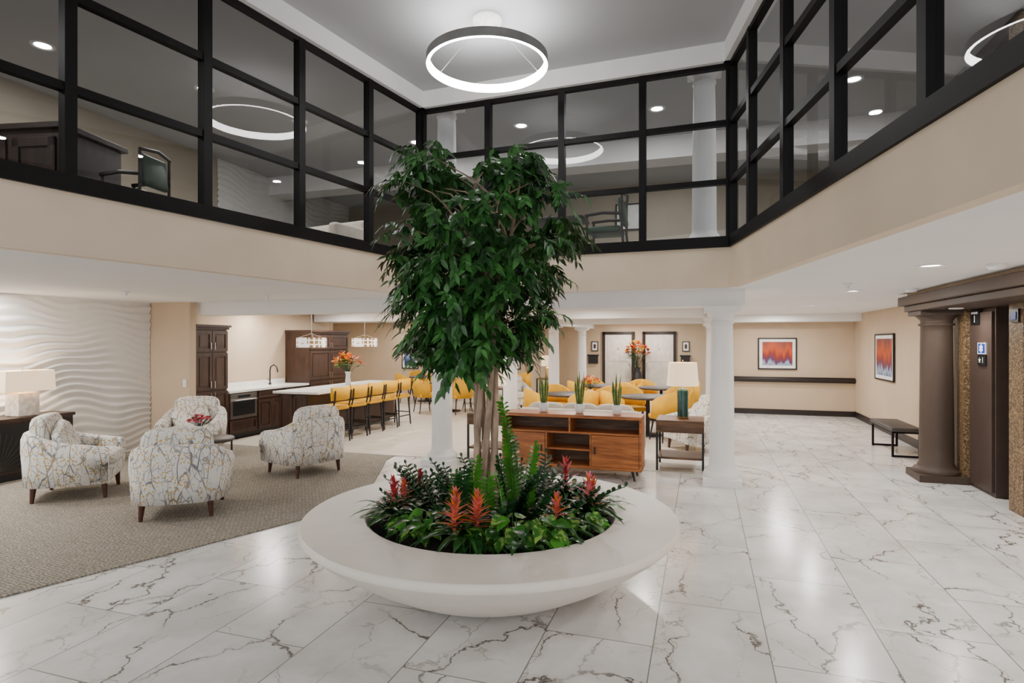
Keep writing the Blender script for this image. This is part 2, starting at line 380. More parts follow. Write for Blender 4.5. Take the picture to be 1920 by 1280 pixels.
def glazing(name,p,q,ss):
    p=Vector(p);q=Vector(q); d=(q-p); L=d.length; ang=math.atan2(d.y,d.x)
    b=B()
    z=[3.0,3.7,4.4,5.1]
    b.bb(-.02,L+.02,-.05,.07,UF-.06,3.05,'black')
    b.bb(-.02,L+.02,-.04,.04,5.05,5.11,'black')
    for zz in z[1:3]: b.bb(0,L,-.035,.035,zz-.032,zz+.032,'black')
    for k in ss:
        w=.042 if 0.001<k<L-.001 else .065
        b.bb(k-w,k+w,-.045,.045,UF-.04,5.1,'black')
    b.add([(0,0,3.0),(L,0,3.0),(L,0,5.1),(0,0,5.1)],[(0,1,2,3)],'glass')
    return b.build(name,(p.x,p.y,0),ang)
Ll=(L1-LB).length; sp=1.12
glazing('window_1',LB,L1,[Ll-sp*k for k in range(0,11)])
Lb=(R1-L1).length
glazing('window_2',L1,R1,[Lb*k/4 for k in range(5)])
glazing('window_3',R1,RB,[0,.8,1.83,2.85,3.93,4.97,6.0,7.02,8.05,9.08,10.1])
run('trim_header_left',LB,L1,5.1,TOP,.2,'white',.0)
run('trim_header_back',L1,R1,5.1,TOP,.2,'white',.0)
run('trim_header_right',R1,RB,5.1,TOP,.2,'white',.0)
def wavewall(name,b0,b1,z0,z1,nb=300,nz=190):
    b=B(); vs=[];fs=[]
    for i in range(nb+1):
        y=b0+(b1-b0)*i/nb
        for j in range(nz+1):
            z=z0+(z1-z0)*j/nz
            ph=z/.115+.75*math.sin(y*1.5+z*1.1)+.55*math.sin(y*2.9-z*2.0+1)+.28*math.sin(y*6.3+z*3)
            f=ph-math.floor(ph); s=(f/.7 if f<.7 else (1-f)/.3)
            s=s*s*(3-2*s); amp=.036*(.62+.38*math.sin(y*2.3+z*4))
            vs.append((-8.9+amp*s,y,z))
    for i in range(nb):
        for j in range(nz):
            a=i*(nz+1)+j; fs.append((a,a+nz+1,a+nz+2,a+1))
    b.add(vs,fs,'wave',True); b.bb(-9.05,-8.91,b0,b1,z0,z1,'wave'); return b.build(name,(0,0,0),RZ)
wavewall('wall_wave_panel',1.0,7.55,0,CE)
wallR('wall_pillar_left',-9.05,7.56,-8.05,7.69,0,CE)
wallR('wall_kitchen',-8.9,7.7,-8.76,12.45,0,CE)
wallR('wall_kitchen_return',-12.5,12.4,-8.75,12.5,0,CE)
wallR('wall_dining_left',-12.6,12.4,-12.5,18.1,0,CE)
wallR('wall_dining_back',-12.5,18,-5.3,18.1,0,CE)
wallR('wall_dining_step',-5.4,18,-5.3,21.2,0,CE)
wallR('wall_far',-5.4,21.2,3.5,21.3,0,CE)
wallR('wall_hall_end',.3,15.8,3.45,15.95,0,CE)
wallR('wall_hall_right',3.45,9.35,3.6,15.95,0,CE)
wallR('wall_hall_step',3.2,9.3,3.6,9.4,0,CE)
wallR('trim_soffit_hall',.35,15.2,3.45,15.8,2.27,CE,'white')
wallR('wall_upper_left',-9.05,-1,-8.9,9.0,UF,TOP,'uwall')
wavewall('wall_upper_wave_panel',9.0,13.4,UF,TOP,160,150)
wallR('wall_upper_back',-9.0,13.4,3.6,13.55,UF,TOP,'uwall')
wallR('wall_upper_right',3.45,9.35,3.6,13.5,UF,TOP,'uwall')
wallR('trim_soffit_upper',-8.9,10.4,3.45,10.9,4.95,TOP,'white')
b=B(); b.bb(.3,3.43,15.78,15.8,0,.13,'base'); b.build('baseboard_hall_end',(0,0,0),RZ)
b=B(); b.bb(3.43,3.45,9.4,15.78,0,.14,'base'); b.build('baseboard_hall_right',(0,0,0),RZ)
b=B(); b.bb(.3,3.45,15.75,15.8,.80,.93,'base'); b.bb(.3,3.45,15.68,15.75,.83,.90,'base'); b.build('handrail',(0,0,0),RZ,.01)
b=B(); b.bb(-8.05,.5,7.75,8.07,2.24,CE,'white'); b.build('trim_beam_front',(0,0,0),RZ)
b=B(); b.bb(-8.7,.4,11.7,11.95,2.26,CE,'white'); b.bb(-3.95,.4,15.5,15.8,2.26,CE,'white'); b.build('trim_beam_mid',(0,0,0),RZ)
b=B(); b.bb(.08,.38,8.07,15.5,2.26,CE,'white'); b.bb(-4.0,-3.75,8.07,21.2,2.26,CE,'white'); b.build('trim_beam_long',(0,0,0),RZ)
def column(h,r=.15,pl=.46):
    b=B(); p=pl/2
    b.bb(-p,p,-p,p,0,.09,'white')
    prof=[(p*.96,.09),(p*.98,.12),(p*.93,.16),(r*1.25,.165),(r*1.22,.19),(r*1.08,.21),(r*1.02,.26),(r,.5),(r*.99,h*.5),(r*.9,h-.3),(r*.88,h-.22),(r*.98,h-.215),(r*.98,h-.19),(r*.88,h-.185),(r*.88,h-.13),(r*1.1,h-.10),(r*1.3,h-.07)]
    b.lathe(prof,'white',n=40)
    q=r*1.42; b.bb(-q,q,-q,q,h-.07,h,'white')
    return b.mesh('column')
cm=column(2.24); cm2=column(TOP-UF-.0,.15,.44); cm3=column(2.26)
for a,bb_,me,z in [(.23,7.9,cm,0),(-3.65,7.9,cm,0),(.22,11.8,cm3,0),(.22,15.3,cm3,0),(-3.88,11.82,cm3,0),(-3.88,15.65,cm3,0),(-3.88,19.6,cm3,0),(.02,7.98,cm2,UF),(-3.62,8.0,cm2,UF)]:
    put('column',me,T(a,bb_,z),RZ)
# ---------------------------------------------------------------- doors far
def fardoor(name,a0,a1):
    b=B(); h=2.05
    b.bb(a0,a0+.1,21.12,21.199,0,h+.1,'base'); b.bb(a1-.1,a1,21.12,21.199,0,h+.1,'base'); b.bb(a0,a1,21.12,21.199,h,h+.1,'base')
    b.bb(a0+.1,a1-.1,21.15,21.19,.01,h,'door')
    c=(a0+a1)/2; w=(a1-a0-.2)
    for x in (c-w*.24,c+w*.24):
        b.bb(x-w*.16,x+w*.16,21.135,21.15,1.1,1.85,'door'); b.bb(x-w*.16,x+w*.16,21.135,21.15,.2,.9,'door')
    b.rbox((a1-.18,21.1,1.0),(.05,.06,.05),.02,'steel'); b.rbox((c,21.12,1.55),(.03,.02,.05),.008,'steel')
    return b.build(name,(0,0,0),RZ)
fardoor('door_1',-3.44,-2.3); fardoor('door_2',-2.02,-.87)
b=B(); b.bb(-3.95,-3.6,21.1,21.2,1.0,1.3,'sblack'); b.bb(-3.98,-3.57,21.08,21.2,1.28,1.33,'sblack'); b.build('wall_mailbox',(0,0,0),RZ,.01)
b=B(); b.bb(-.72,-.42,21.1,21.2,1.0,1.3,'sblack'); b.bb(-.75,-.39,21.08,21.2,1.28,1.33,'sblack'); b.build('wall_mailbox',(0,0,0),RZ,.01)
for a in (-3.72,-.55):
    b=B(); b.bb(a-.12,a+.12,21.16,21.2,1.45,1.8,'sblack'); b.bb(a-.09,a+.09,21.15,21.165,1.48,1.77,'mat'); b.bb(a-.04,a+.04,21.145,21.155,1.55,1.7,'greyw'); b.build('wall_plaque',(0,0,0),RZ)
# ---------------------------------------------------------------- pictures
def picture(name,loc,rz,w,h,art,fr=.03,mt=.07):
    b=B()
    b.bb(-w/2,w/2,-.03,0,-h/2,-h/2+fr,'sblack'); b.bb(-w/2,w/2,-.03,0,h/2-fr,h/2,'sblack')
    b.bb(-w/2,-w/2+fr,-.03,0,-h/2,h/2,'sblack'); b.bb(w/2-fr,w/2,-.03,0,-h/2,h/2,'sblack')
    b.bb(-w/2+fr,w/2-fr,-.018,-.002,-h/2+fr,h/2-fr,'mat')
    k=fr+mt; b.bb(-w/2+k,w/2-k,-.022,-.018,-h/2+k,h/2-k,art)
    return b.build(name,loc,rz)
picture('picture_frame',T(1.75,15.79,1.5),RZ,.88,.78,'paint1')
picture('picture_frame',T(3.44,13.35,1.49),RZ-pi/2,1.25,.93,'paint1')
b=B(); b.bb(-.14,.14,-.02,0,-.2,.2,'greyw'); b.bb(-.125,.125,-.024,-.02,-.185,.185,'fascia')
for zz in (-.1,.02,.12):
    for xx in (-.05,.05): b.rbox((xx,-.026,zz),(.05,.012,.06),.005,'greyw')
b.build('wall_plaque',T(3.44,11.0,1.42),RZ-pi/2)
picture('picture_frame',T(-9.5,17.99,1.3),RZ,.62,.85,'paint2')
picture('picture_frame',T(-5.9,17.99,1.35),RZ,.7,.9,'paint2')
# ---------------------------------------------------------------- elevator bay (right)
b=B()
b.bb(3.2,3.4,2.0,7.1,0,CE,'wall'); b.build('wall_elevator_near',(0,0,0),RZ)
for z0 in (0,UF):
    b=B(); hh=z0+2.2
    b.bb(3.2,3.45,8.12,8.76,z0,hh,'elev'); b.bb(3.17,3.2,8.15,8.73,z0+.05,hh-.05,'elev')
    b.bb(3.2,3.45,7.1,7.2,z0,hh,'elev')
    b.bb(3.34,3.38,7.2,7.655,z0+.0,hh,'elev'); b.bb(3.33,3.38,7.665,8.12,z0+.0,hh,'elev')
    b.bb(3.2,3.45,7.1,8.76,hh,z0+2.35,'elev')
    b.build('elevator_door',(0,0,0),RZ,.004)
    for q0,q1 in ((8.77,8.97),(7.32,7.62)):
        b=B(); b.bb(3.12,3.32 if q0<8 else 3.45,q0,q1,z0,hh,'osb'); b.build('trim_flake_panel',(0,0,0),RZ)
    b=B(); b.bb(3.2,3.45,8.98,9.29,z0,z0+2.35,'taupe'); b.build('wall_elevator_return',(0,0,0),RZ)
b=B(); b.bb(2.62,3.2,6.0,9.29,2.2,2.28,'taupe'); b.bb(2.56,3.2,5.9,9.35,2.28,2.40,'taupe'); b.build('trim_elevator_entablature',(0,0,0),RZ,.01)
b=B(); b.bb(2.66,3.19,6.0,9.29,2.40,CE,'wall'); b.build('wall_elevator_bulkhead',(0,0,0),RZ)
def tcol():
    h=2.2; b=B(); r=.19
    b.bb(-.27,.27,-.27,.27,0,.09,'taupe')
    b.lathe([(.26,.09),(.265,.12),(.25,.15),(.215,.16),(.21,.19),(r,.22),(r,.5),(r*.93,h-.28),(r*.92,h-.2),(r*1.05,h-.19),(r*1.05,h-.17),(r*.92,h-.16),(r*.95,h-.12),(r*1.25,h-.06)],'taupe',n=40)
    b.bb(-.25,.25,-.25,.25,h-.06,h,'taupe'); return b.mesh('elevator_column')
put('elevator_column',tcol(),T(2.91,9.02,0),RZ)
def sideX(a,bv,z):
    return Matrix(((0,0,-1,a),(-1,0,0,bv),(0,1,0,z),(0,0,0,1)))
def elevsign(z):
    b=B(); b.bb(3.155,3.17,8.44,8.66,z-.085,z+.085,'sblack')
    b.text('ELEVATOR',.036,sideX(3.152,8.55,z+.055),'swhite'); b.text('1',.12,sideX(3.152,8.55,z-.02),'swhite'); b.build('elevator_sign',(0,0,0),RZ)
elevsign(2.09); elevsign(UF+2.05)
b=B(); b.bb(3.155,3.17,8.26,8.47,1.65,1.785,'swhite'); b.bb(3.154,3.156,8.275,8.455,1.66,1.775,'sblue')
for k in range(3):
    b.add([(-.014,-.05,0),(.014,-.05,0),(.014,.05,0),(-.014,.05,0)],[(0,1,2,3)],'swhite',False,sideX(3.151-.0005*k,8.365,1.717)@Matrix.Rotation(k*pi/3,4,'Z'))
b.bb(3.155,3.17,8.26,8.47,1.51,1.64,'sblack')
st=[]
for k in range(10):
    r=.04 if k%2==0 else .016; a=pi/2+k*pi/5; st.append((r*math.cos(a)-.045,r*math.sin(a),0))
b.add(st,[tuple(range(10))],'swhite',False,sideX(3.152,8.365,1.575)); b.text('1',.10,sideX(3.152,8.325,1.575),'swhite')
b.build('elevator_floor_sign',(0,0,0),RZ)
b=B(); b.bb(3.10,3.12,7.38,7.56,2.0,2.14,'sblack'); b.bb(3.095,3.1,7.42,7.52,2.03,2.11,'sblue'); b.build('elevator_indicator',(0,0,0),RZ)
b=B(); b.rbox((0,0,.43),(.42,1.25,.06),.015,'bpad')
for y in (-.56,.56):
    for x in (-.18,.18): b.bb(x-.015,x+.015,y-.015,y+.015,0,.40,'black')
    b.bb(-.18,.18,y-.015,y+.015,0,.03,'black'); b.bb(-.18,.18,y-.015,y+.015,.37,.4,'black')
for x in (-.18,.18): b.bb(x-.015,x+.015,-.56,.56,.37,.40,'black')
b.build('bench',T(3.0,11.1,0),RZ)
# ---------------------------------------------------------------- lighting fixtures
LS=1.28
def downlight_or_fill(x,y,z,p,s=.15,col=(1,.95,.89)):  # trim-ring fitting, used for real downlights and for added fill lamps
    b=B(); b.lathe([(s*.5,-.002),(s*.62,-.012),(s*.75,-.008),(s*.76,0)],'white',n=24)
    b.lathe([(s*.5,-.002),(s*.48,-.001),(.001,-.001)],'led',n=24)
    o=b.build('downlight_or_fill',(x,y,z))
    l=bpy.data.lights.new('lamp','AREA'); l.shape='DISK'; l.size=s; l.energy=p*LS; l.color=col
    lo=bpy.data.objects.new('lamp',l); bpy.context.collection.objects.link(lo); lo.parent=o; lo.location=(0,0,-.02)
for x,y,p in [(3.57,5.0,22),(4.36,7.5,24),(5.35,10.5,26),(5.9,12.6,24),(3.3,3.0,22),(3.6,1.0,20)]: downlight_or_fill(x,y,CE,p)
for x,y in [(-6,5.2),(-6.9,6.6),(-5.8,3.2),(-7.5,4.0)]: downlight_or_fill(x,y,CE,30)  # added fill lamps out of view, to brighten the left lounge
for a,bv in [(-8.6,5.0),(-8.6,3.8)]:  # added lamps out of view, for grazing light on the wave panel
    q=T(a,bv); downlight_or_fill(q.x,q.y,CE,18)
for a,bv,p in [(-8.3,9.6,16),(-7.7,9.2,24),(-7.7,11.0,24),(-5.5,9.3,28),(-5.5,11.0,26),(-2.6,9.4,28),(-.9,9.4,28),(-2.0,11.0,22),(-7.5,13.5,34),(-10.5,15.5,34),(-5.8,15.5,36),(-2.8,13.2,30),(-1,13.5,30),(-2.8,17.5,32),(-1.0,18,32),(-2.6,20.3,26),(-1.5,20.3,18),(1.6,14.6,24),(-9.5,17.2,16)]:  # added fill lamps, mostly behind the beams, to light kitchen and rear rooms
    q=T(a,bv); downlight_or_fill(q.x,q.y,CE,p)
for x,y in [(.15,9.6),(2.2,8.9),(2.9,11.4),(-1.7,10.4),(-2.4,12.),(-4.3,8.2),(-5.6,7.0),(-3.4,9.4),(4.6,7.9),(4.3,5.3),(5.0,9.8),(-6.4,4.8),(-7.0,8.5),(4.5,3.3)]: downlight_or_fill(x,y,TOP,23,.17,(1,.98,.96))  # upper downlights, extra ones added as fill to brighten the upper level
for x,y in [(4.9,7.2),(4.05,4.9)]:
    b=B(); b.lathe([(.075,0),(.075,-.02),(.05,-.045),(.0,-.05)],'sensor',n=24); b.build('smoke_detector',(x,y,CE))
for x,y in [(3.75,6.55),(-3.4,8.2),(-5.0,7.6)]:
    b=B(); b.lathe([(.05,0),(.05,-.006),(.02,-.012),(.012,-.05),(.02,-.055),(0,-.06)],'sensor',n=20); b.build('fire_sprinkler',(x,y,CE-.001))
q=T(2.88,8.3); downlight_or_fill(q.x,q.y,2.2,8,.1)
def ring(name,x,y,z,R,top):
    b=B(); h=.095; t=.035; n=96
    b.lathe([(R,z-h/2),(R,z+h/2)],'ringm',n=n); b.lathe([(R,z+h/2),(R-.012,z+h/2)],'ringm',n=n)
    b.lathe([(R-t,z+h/2-.01),(R-t,z-h/2),(R-.003,z-h/2)],'led',n=n)
    b.lathe([(R-.012,z+h/2),(R-.012,z+h/2-.01),(R-t,z+h/2-.01)],'led',n=n)
    b.lathe([(.001,top-.001),(.16,top-.001),(.16,top-.05),(.001,top-.05)],'white',n=40)
    for k in range(3):
        a=2*pi*k/3+.5; b.tube([(R*math.cos(a)*.98,R*math.sin(a)*.98,z+h/2),(R*.15*math.cos(a),R*.15*math.sin(a),top-.05)],.0025,'steel',n=5)
    return b.build(name,(x,y,0))
ring('ring_chandelier',-.27,6.4,4.84,.66,TOP)
for bv in (9.27,11.08):
    b=B(); b.lathe([(.27,-.09),(.27,.09)],'pend',n=48); b.lathe([(.24,.09),(.24,-.09)],'shade',n=48); b.lathe([(.24,-.09),(.27,-.09)],'brass',n=48); b.lathe([(.24,.09),(.27,.09)],'brass',n=48)
    b.lathe([(.239,-.07),(.001,-.07)],'shade',n=48)
    for k in range(3):
        a=k*2*pi/3; b.tube([(.25*math.cos(a),.25*math.sin(a),.09),(0,0,.17)],.004,'steel',n=5)
    b.tube([(0,0,.16),(0,0,CE-1.78)],.006,'steel',n=6); b.lathe([(.06,CE-1.78),(.06,CE-1.80),(0,CE-1.80)],'steel',n=20)
    b.build('pendant_lamp',T(-6.95,bv,1.78),RZ)
# ---------------------------------------------------------------- planter + tree
PX,PY=-.16,4.5
b=B(); b.lathe([(0,0),(.60,0),(.72,.03),(.85,.085),(1.05,.20),(1.2,.30),(1.33,.40),(1.385,.452)],'planter',n=160)
b.lathe([(1.385,.452),(1.392,.46),(1.39,.50),(1.38,.508)],'planter',n=160)
b.lathe([(1.38,.508),(.94,.508)],'planter',n=160); b.lathe([(.94,.508),(.925,.50),(.925,.38)],'planter',n=160)
b.lathe([(.925,.40),(.7,.43),(.4,.46),(0,.47)],'soil',n=60)
b.build('round_planter',(PX,PY,0))
def crown(z):
    tab=[(1.58,862,35),(1.68,868,80),(1.78,880,108),(1.88,885,132),(1.98,892,143),(2.12,895,140),(2.29,893,146),(2.45,900,158),(2.60,918,186),(2.75,920,186),(2.9,898,165),(3.02,885,148),(3.12,885,118),(3.2,890,60)]
    if z<=tab[0][0]: r=tab[0][1:]
    elif z>=tab[-1][0]: r=tab[-1][1:]
    else:
        for (z0,c0,h0),(z1,c1,h1) in zip(tab,tab[1:]):
            if z0<=z<=z1: t=(z-z0)/(z1-z0); r=(c0+(c1-c0)*t,h0+(h1-h0)*t); break
    return (r[0]-960)*.00409,r[1]*.00409
def tree():
    b=B(); rnd=random.Random(3)
    stems=[]
    for k in range(6):
        a=k*1.05
        pts=[];rs=[]
        for i in range(14):
            t=i/13; z=.42+t*2.3
            tw=a+2.0*t
            rr=.06+.02*t+.30*max(0,t-.5)**1.2
            pts.append(Vector((-.04+rr*math.cos(tw)+.012*math.sin(9*t+k),rr*math.sin(tw),z))); rs.append(.027*(1-.6*t)+.003)
        b.tube(pts,rs,'bark',n=9); stems.append(pts)
    for c in range(205):
        z=1.63+1.53*rnd.random()
        a=rnd.uniform(0,2*pi)
        cx,hw=crown(z); cx-=PX
        o=Vector((math.cos(a),math.sin(a),0))
        rr=hw*rnd.choice([rnd.uniform(.70,.93),rnd.uniform(.75,.98),rnd.uniform(.3,.6)])
        cen=Vector((cx+o.x*rr,o.y*rr,z+.03))
        st_=rnd.choice(stems); q=min(st_,key=lambda p:abs(p.z-(z-.25)) if p.z>1.5 else 9)
        if c%2==0:
            mid_=(q+cen)/2+Vector((0,0,.07)); b.tube([q,q.lerp(mid_,.5)+Vector((0,0,.02)),mid_,cen],[.010,.008,.006,.003],'bark',n=5,cap=False)
        for w in range(6):
            dd=(o*rnd.uniform(.3,1.1)+Vector((rnd.uniform(-.8,.8),rnd.uniform(-.8,.8),rnd.uniform(-.5,.5)))).normalized()
            p0=cen+Vector((rnd.uniform(-.08,.08),rnd.uniform(-.08,.08),rnd.uniform(-.06,.08)))
            L=rnd.uniform(.09,.20)
            pts=[p0+dd*L*t+Vector((0,0,-.5*L*t*t)) for t in (0,.33,.66,1)]
            b.tube(pts,[.003,.0025,.002,.001],'zz2',n=4,cap=False)
            m=rnd.choice(['leaf1','leaf1','leaf2','leaf2','leaf3'])
            for j in range(10):
                t=j/9; k=min(2,int(t*3)); q=pts[k].lerp(pts[k+1],t*3-k)
                sd=(dd.cross(Vector((0,0,1)))*(1 if j%2 else -1)*rnd.uniform(.4,1.0)+dd*rnd.uniform(.3,.9)+Vector((rnd.uniform(-.3,.3),rnd.uniform(-.3,.3),rnd.uniform(-1.2,-.2))))
                ls=rnd.uniform(.066,.096)
                b.leaf(q,sd,ls,ls*.46,m if rnd.random()<.65 else rnd.choice(['leaf2','leaf3']),curl=.2,n=3,fold=rnd.uniform(.05,.3),up=(o+Vector((0,0,.7))).normalized(),prof=lambda t:(.12,1,.75,0)[round(t*3)])
    return b.build('ficus_tree',(PX,PY,0))
tree()
def zz(b,x,y,L,az,lean,m,rnd,z0=.44):
    o=Vector((math.cos(az),math.sin(az),0)); pts=[]
    for i in range(9):
        t=i/8; pts.append(Vector((x,y,z0))+o*(lean*L*t*t)+Vector((0,0,L*(t-.25*lean*t*t))))
    b.tube(pts,[.009*(1-.7*i/8)+.001 for i in range(9)],'zz2' if m=='zz2' else 'zz',n=5,cap=False)
    sdv=o.cross(Vector((0,0,1))); nn=int(L/.036)
    for j in range(nn):
        t=.15+.85*j/nn; k=min(7,int(t*8)); q=pts[k].lerp(pts[k+1],t*8-k)
        for sg in (-1,1):
            d=sdv*sg*.8+Vector((0,0,.45))+o*rnd.uniform(-.1,.35)
            ls=.10*(1-.35*t)*rnd.uniform(.85,1.15)
            b.leaf(q,d,ls,ls*.5,m,curl=.15,n=3,fold=.2,up=(Vector((0,0,1))+o*.3-Vector((0,.5,0))).normalized(),prof=lambda t:(.15,1,.8,0)[round(t*3)])
    b.leaf(pts[-1],Vector((0,0,1))+o*.3,.06,.025,m,n=3,up=Vector((0,-1,.1)))
rnd=random.Random(11)
b=B()
for i in range(120):
    a=rnd.uniform(0,2*pi); r=.72*math.sqrt(rnd.random()); x=r*math.cos(a); y=r*math.sin(a)
    if y<-.25 and r>.42: continue
    zz(b,x,y,rnd.uniform(.24,.46)*(1.0 if y>-.2 else .75)*(1-.25*r),a+rnd.uniform(-.6,.6),rnd.uniform(.3,.9),'zz',rnd)
for dx,dy,L in [(.17,.0,.95),(.22,.1,.66),(.28,.02,.6),(.12,-.1,.5),(-.14,-.15,.52),(-.02,-.25,.42),(-.20,-.2,.45),(.4,.05,.5),(-.28,-.1,.4),(.1,-.3,.4)]:
    zz(b,dx,dy,L,rnd.uniform(0,6),.15,'zz2' if L not in(.45,.5) else 'zz',rnd)
b.build('zz_plant',(PX,PY,0))
b=B()
for i in range(280):
    a=rnd.uniform(0,2*pi); r=.88*math.sqrt(rnd.uniform(.15,1)); p=Vector((r*math.cos(a),r*math.sin(a),.43))
    o=Vector((math.cos(a)+rnd.uniform(-.7,.7),math.sin(a)+rnd.uniform(-.7,.7),rnd.uniform(.15,.9))).normalized()
    h=rnd.uniform(.04,.16); b.tube([p,p+Vector((0,0,h))],.003,'zz',n=4,cap=False)
    L=rnd.uniform(.12,.20); b.leaf(p+Vector((0,0,h)),o,L,L*.42,rnd.choice(['broad','broad','broad','brom','zz2']),curl=.5,n=5,fold=.2)
b.build('ground_cover_plant',(PX,PY,0))
def brom(name,x,y,sc,bract,spike=1,n=24):
    b=B(); r2=random.Random(int(abs(x*1000)+abs(y*77)))
    for k in range(n):
        a=k*2.4+r2.uniform(-.2,.2); e=.22+.9*(k/n); L=sc*r2.uniform(.30,.44)
        d=Vector((math.cos(a)*math.cos(e),math.sin(a)*math.cos(e),math.sin(e)))
        b.leaf((0,0,.06),d,L,.05*sc,'brom',curl=.55,n=6,fold=.35,prof=lambda t:(1-t**2.5)*(.7+.3*t) if t<1 else 0)
    for s_ in range(spike):
        bx,by=(.10*math.cos(s_*2.1),.06*math.sin(s_*2.1)) if spike>1 else (0,0)
        zt=sc*(.02+.03*(s_%2))
        for k in range(24):
            a=k*2.4; t=k/24; e=.15+1.2*t; L=sc*(.14-.06*t)
            d=Vector((math.cos(a)*math.cos(e),math.sin(a)*math.cos(e),math.sin(e)))
            b.leaf((bx,by,.04+zt+sc*(.06+.17*t)),d,L,.03,bract if k%4 else ('pink' if bract=='red' else 'orange'),curl=.15,n=4,fold=.3,prof=lambda t:(1-t**2)*.95 if t<1 else 0)
    b.build(name,(PX+x,PY+y,.44))
for x,y,s,m,k in [(-.72,-.14,1.1,'red',1),(-.17,-.60,1.05,'salmon',4),(-.68,.05,.9,'salmon',1),(.47,-.44,.95,'salmon',1),(.74,-.08,1.15,'pink',1),(.60,.30,1.3,'red',1),(-.60,.35,.9,'red',1),(.80,.12,.9,'salmon',1)]: brom('bromeliad_plant',x,y,s,m,k)
def pothos(name,x,y,rad,n,sc=1):
    b=B(); r2=random.Random(int(abs(x*900)+5))
    for k in range(n):
        a=r2.uniform(0,2*pi); r=rad*math.sqrt(r2.random()); h=r2.uniform(.05,.24)*(1-.4*r/rad)
        p=Vector((r*math.cos(a),r*math.sin(a)*.7,h)); b.tube([(p.x*.5,p.y*.5,0),p],.003,'zz2',n=4,cap=False)
        d=Vector((math.cos(a)+r2.uniform(-.5,.5),math.sin(a)-.5+r2.uniform(-.3,.3),r2.uniform(-.7,.1)))
        L=r2.uniform(.09,.135)*sc
        b.leaf(p,d,L,L*.74,'pothos' if r2.random()<.75 else 'zz2',curl=.25,n=5,fold=.2,up=Vector((0,-.5,1)).normalized(),prof=lambda t:(.5,1,.93,.7,.4,0)[round(t*5)])
    b.build(name,(PX+x,PY+y,.44))
pothos('pothos_plant',.18,-.60,.2,38); pothos('pothos_plant',-.46,-.42,.16,24,.9); pothos('pothos_plant',.36,-.68,.14,22); pothos('pothos_plant',.62,-.42,.12,16)
# ---------------------------------------------------------------- armchairs
def armchair_mesh():
    b=B()
    key=[(-.345,.37,.55,.15),(-.365,.2,.58,.155),(-.37,.02,.61,.15),(-.365,-.15,.66,.14),(-.335,-.28,.72,.13),(-.22,-.355,.74,.13),(0,-.37,.745,.13)]
    key=key+[(-x,y,h,t) for x,y,h,t in key[-2::-1]]
    P_=[]; n=len(key)
    for i in range(n-1):
        k0,k1,k2,k3=key[max(i-1,0)],key[i],key[i+1],key[min(i+2,n-1)]
        for s in range(4):
            t=s/4; P_.append([.5*((2*k1[j])+(-k0[j]+k2[j])*t+(2*k0[j]-5*k1[j]+4*k2[j]-k3[j])*t*t+(-k0[j]+3*k1[j]-3*k2[j]+k3[j])*t**3) for j in range(4)])
    P_.append(list(key[-1]))
    rings=[]
    for i,(x,y,h,t) in enumerate(P_):
        a=Vector(P_[max(i-1,0)][:2]); c=Vector(P_[min(i+1,len(P_)-1)][:2]); d=(c-a).normalized(); nr=Vector((-d.y,d.x))
        sec=[(.5,.17),(.5,h-.07),(.40,h-.025),(.18,h-.003),(-.12,h),(-.42,h-.02),(-.58,h-.08),(-.60,h-.2),(-.52,.38),(-.44,.17)]
        rings.append([(x+nr.x*o*t,y+nr.y*o*t,z) for o,z in sec])
    m=len(rings[0]); vs=[v for r in rings for v in r]; fs=[]
    for i in range(len(rings)-1):
        for j in range(m): fs.append((i*m+j,i*m+(j+1)%m,(i+1)*m+(j+1)%m,(i+1)*m+j))
    b.add(vs,fs,'twig',True); b.add(rings[0],[tuple(range(m))],'twig'); b.add(rings[-1],[tuple(range(m))],'twig')
    b.rbox((0,.03,.25),(.62,.68,.17),.02,'twig')
    b.rbox((0,.06,.40),(.56,.64,.15),.05,'twig',puff=.12)
    b.rbox((0,-.25,.65),(.60,.17,.46),.05,'twig',rot=(.14,0,0),puff=.08)
    b.rbox((.05,-.08,.59),(.40,.12,.34),.05,'twig',rot=(.35,.35,.1),puff=.3)
    for x in(-.30,.30):
        for y in(-.30,.32): b.tube([(x,y,.18),(x*1.04,y*1.04,0)],[.032,.018],'dleg',n=10)
    return b.mesh('armchair')
am=armchair_mesh()
def facing(dx,dy): return math.atan2(-dx,dy)
for (x,y),(fx,fy),s in [((-5.12,6.9),(.92,.39),1.06),((-3.48,6.22),(-.30,.95),1.02),((-4.98,9.15),(.25,-.97),1.02),((-2.86,8.1),(-.80,.6),1.03)]:
    o=put('armchair',am,(x,y,.012),facing(fx,fy)); o.scale=(s,s,s)
q=T(-.10,10.15); o=put('armchair',am,(q.x,q.y,.008),facing(-1,-.2))
q=T(-4.7,14.6); o=put('armchair',am,(q.x,q.y,.008),facing(.3,-1))
def flowers(b,c,n,rad,h,mats,L=.12,W=.03,green=True,rn=None):
    rn=rn or random.Random(5)
    for k in range(n):
        a=rn.uniform(0,2*pi); r=rad*math.sqrt(rn.random()); hh=h*(1-.45*(r/rad)**2)*rn.uniform(.75,1)
        p=Vector(c)+Vector((r*math.cos(a),r*math.sin(a),hh)); b.tube([c,(Vector(c)+p)/2+Vector((0,0,hh*.15)),p],.003,'zz',n=4,cap=False)
        if green and k%3==0:
            for j in range(3): b.leaf(Vector(c).lerp(p,.6+.15*j),Vector((math.cos(a+j*2),math.sin(a+j*2),.4)),L*1.2,W*1.4,'zz2',n=4)
        m=rn.choice(mats)
        for j in range(6):
            e=rn.uniform(.1,1.2); d=Vector((math.cos(j*1.05)*math.cos(e),math.sin(j*1.05)*math.cos(e),math.sin(e)))
            b.leaf(p,d,L*rn.uniform(.7,1.1),W,m,curl=.3,n=4)
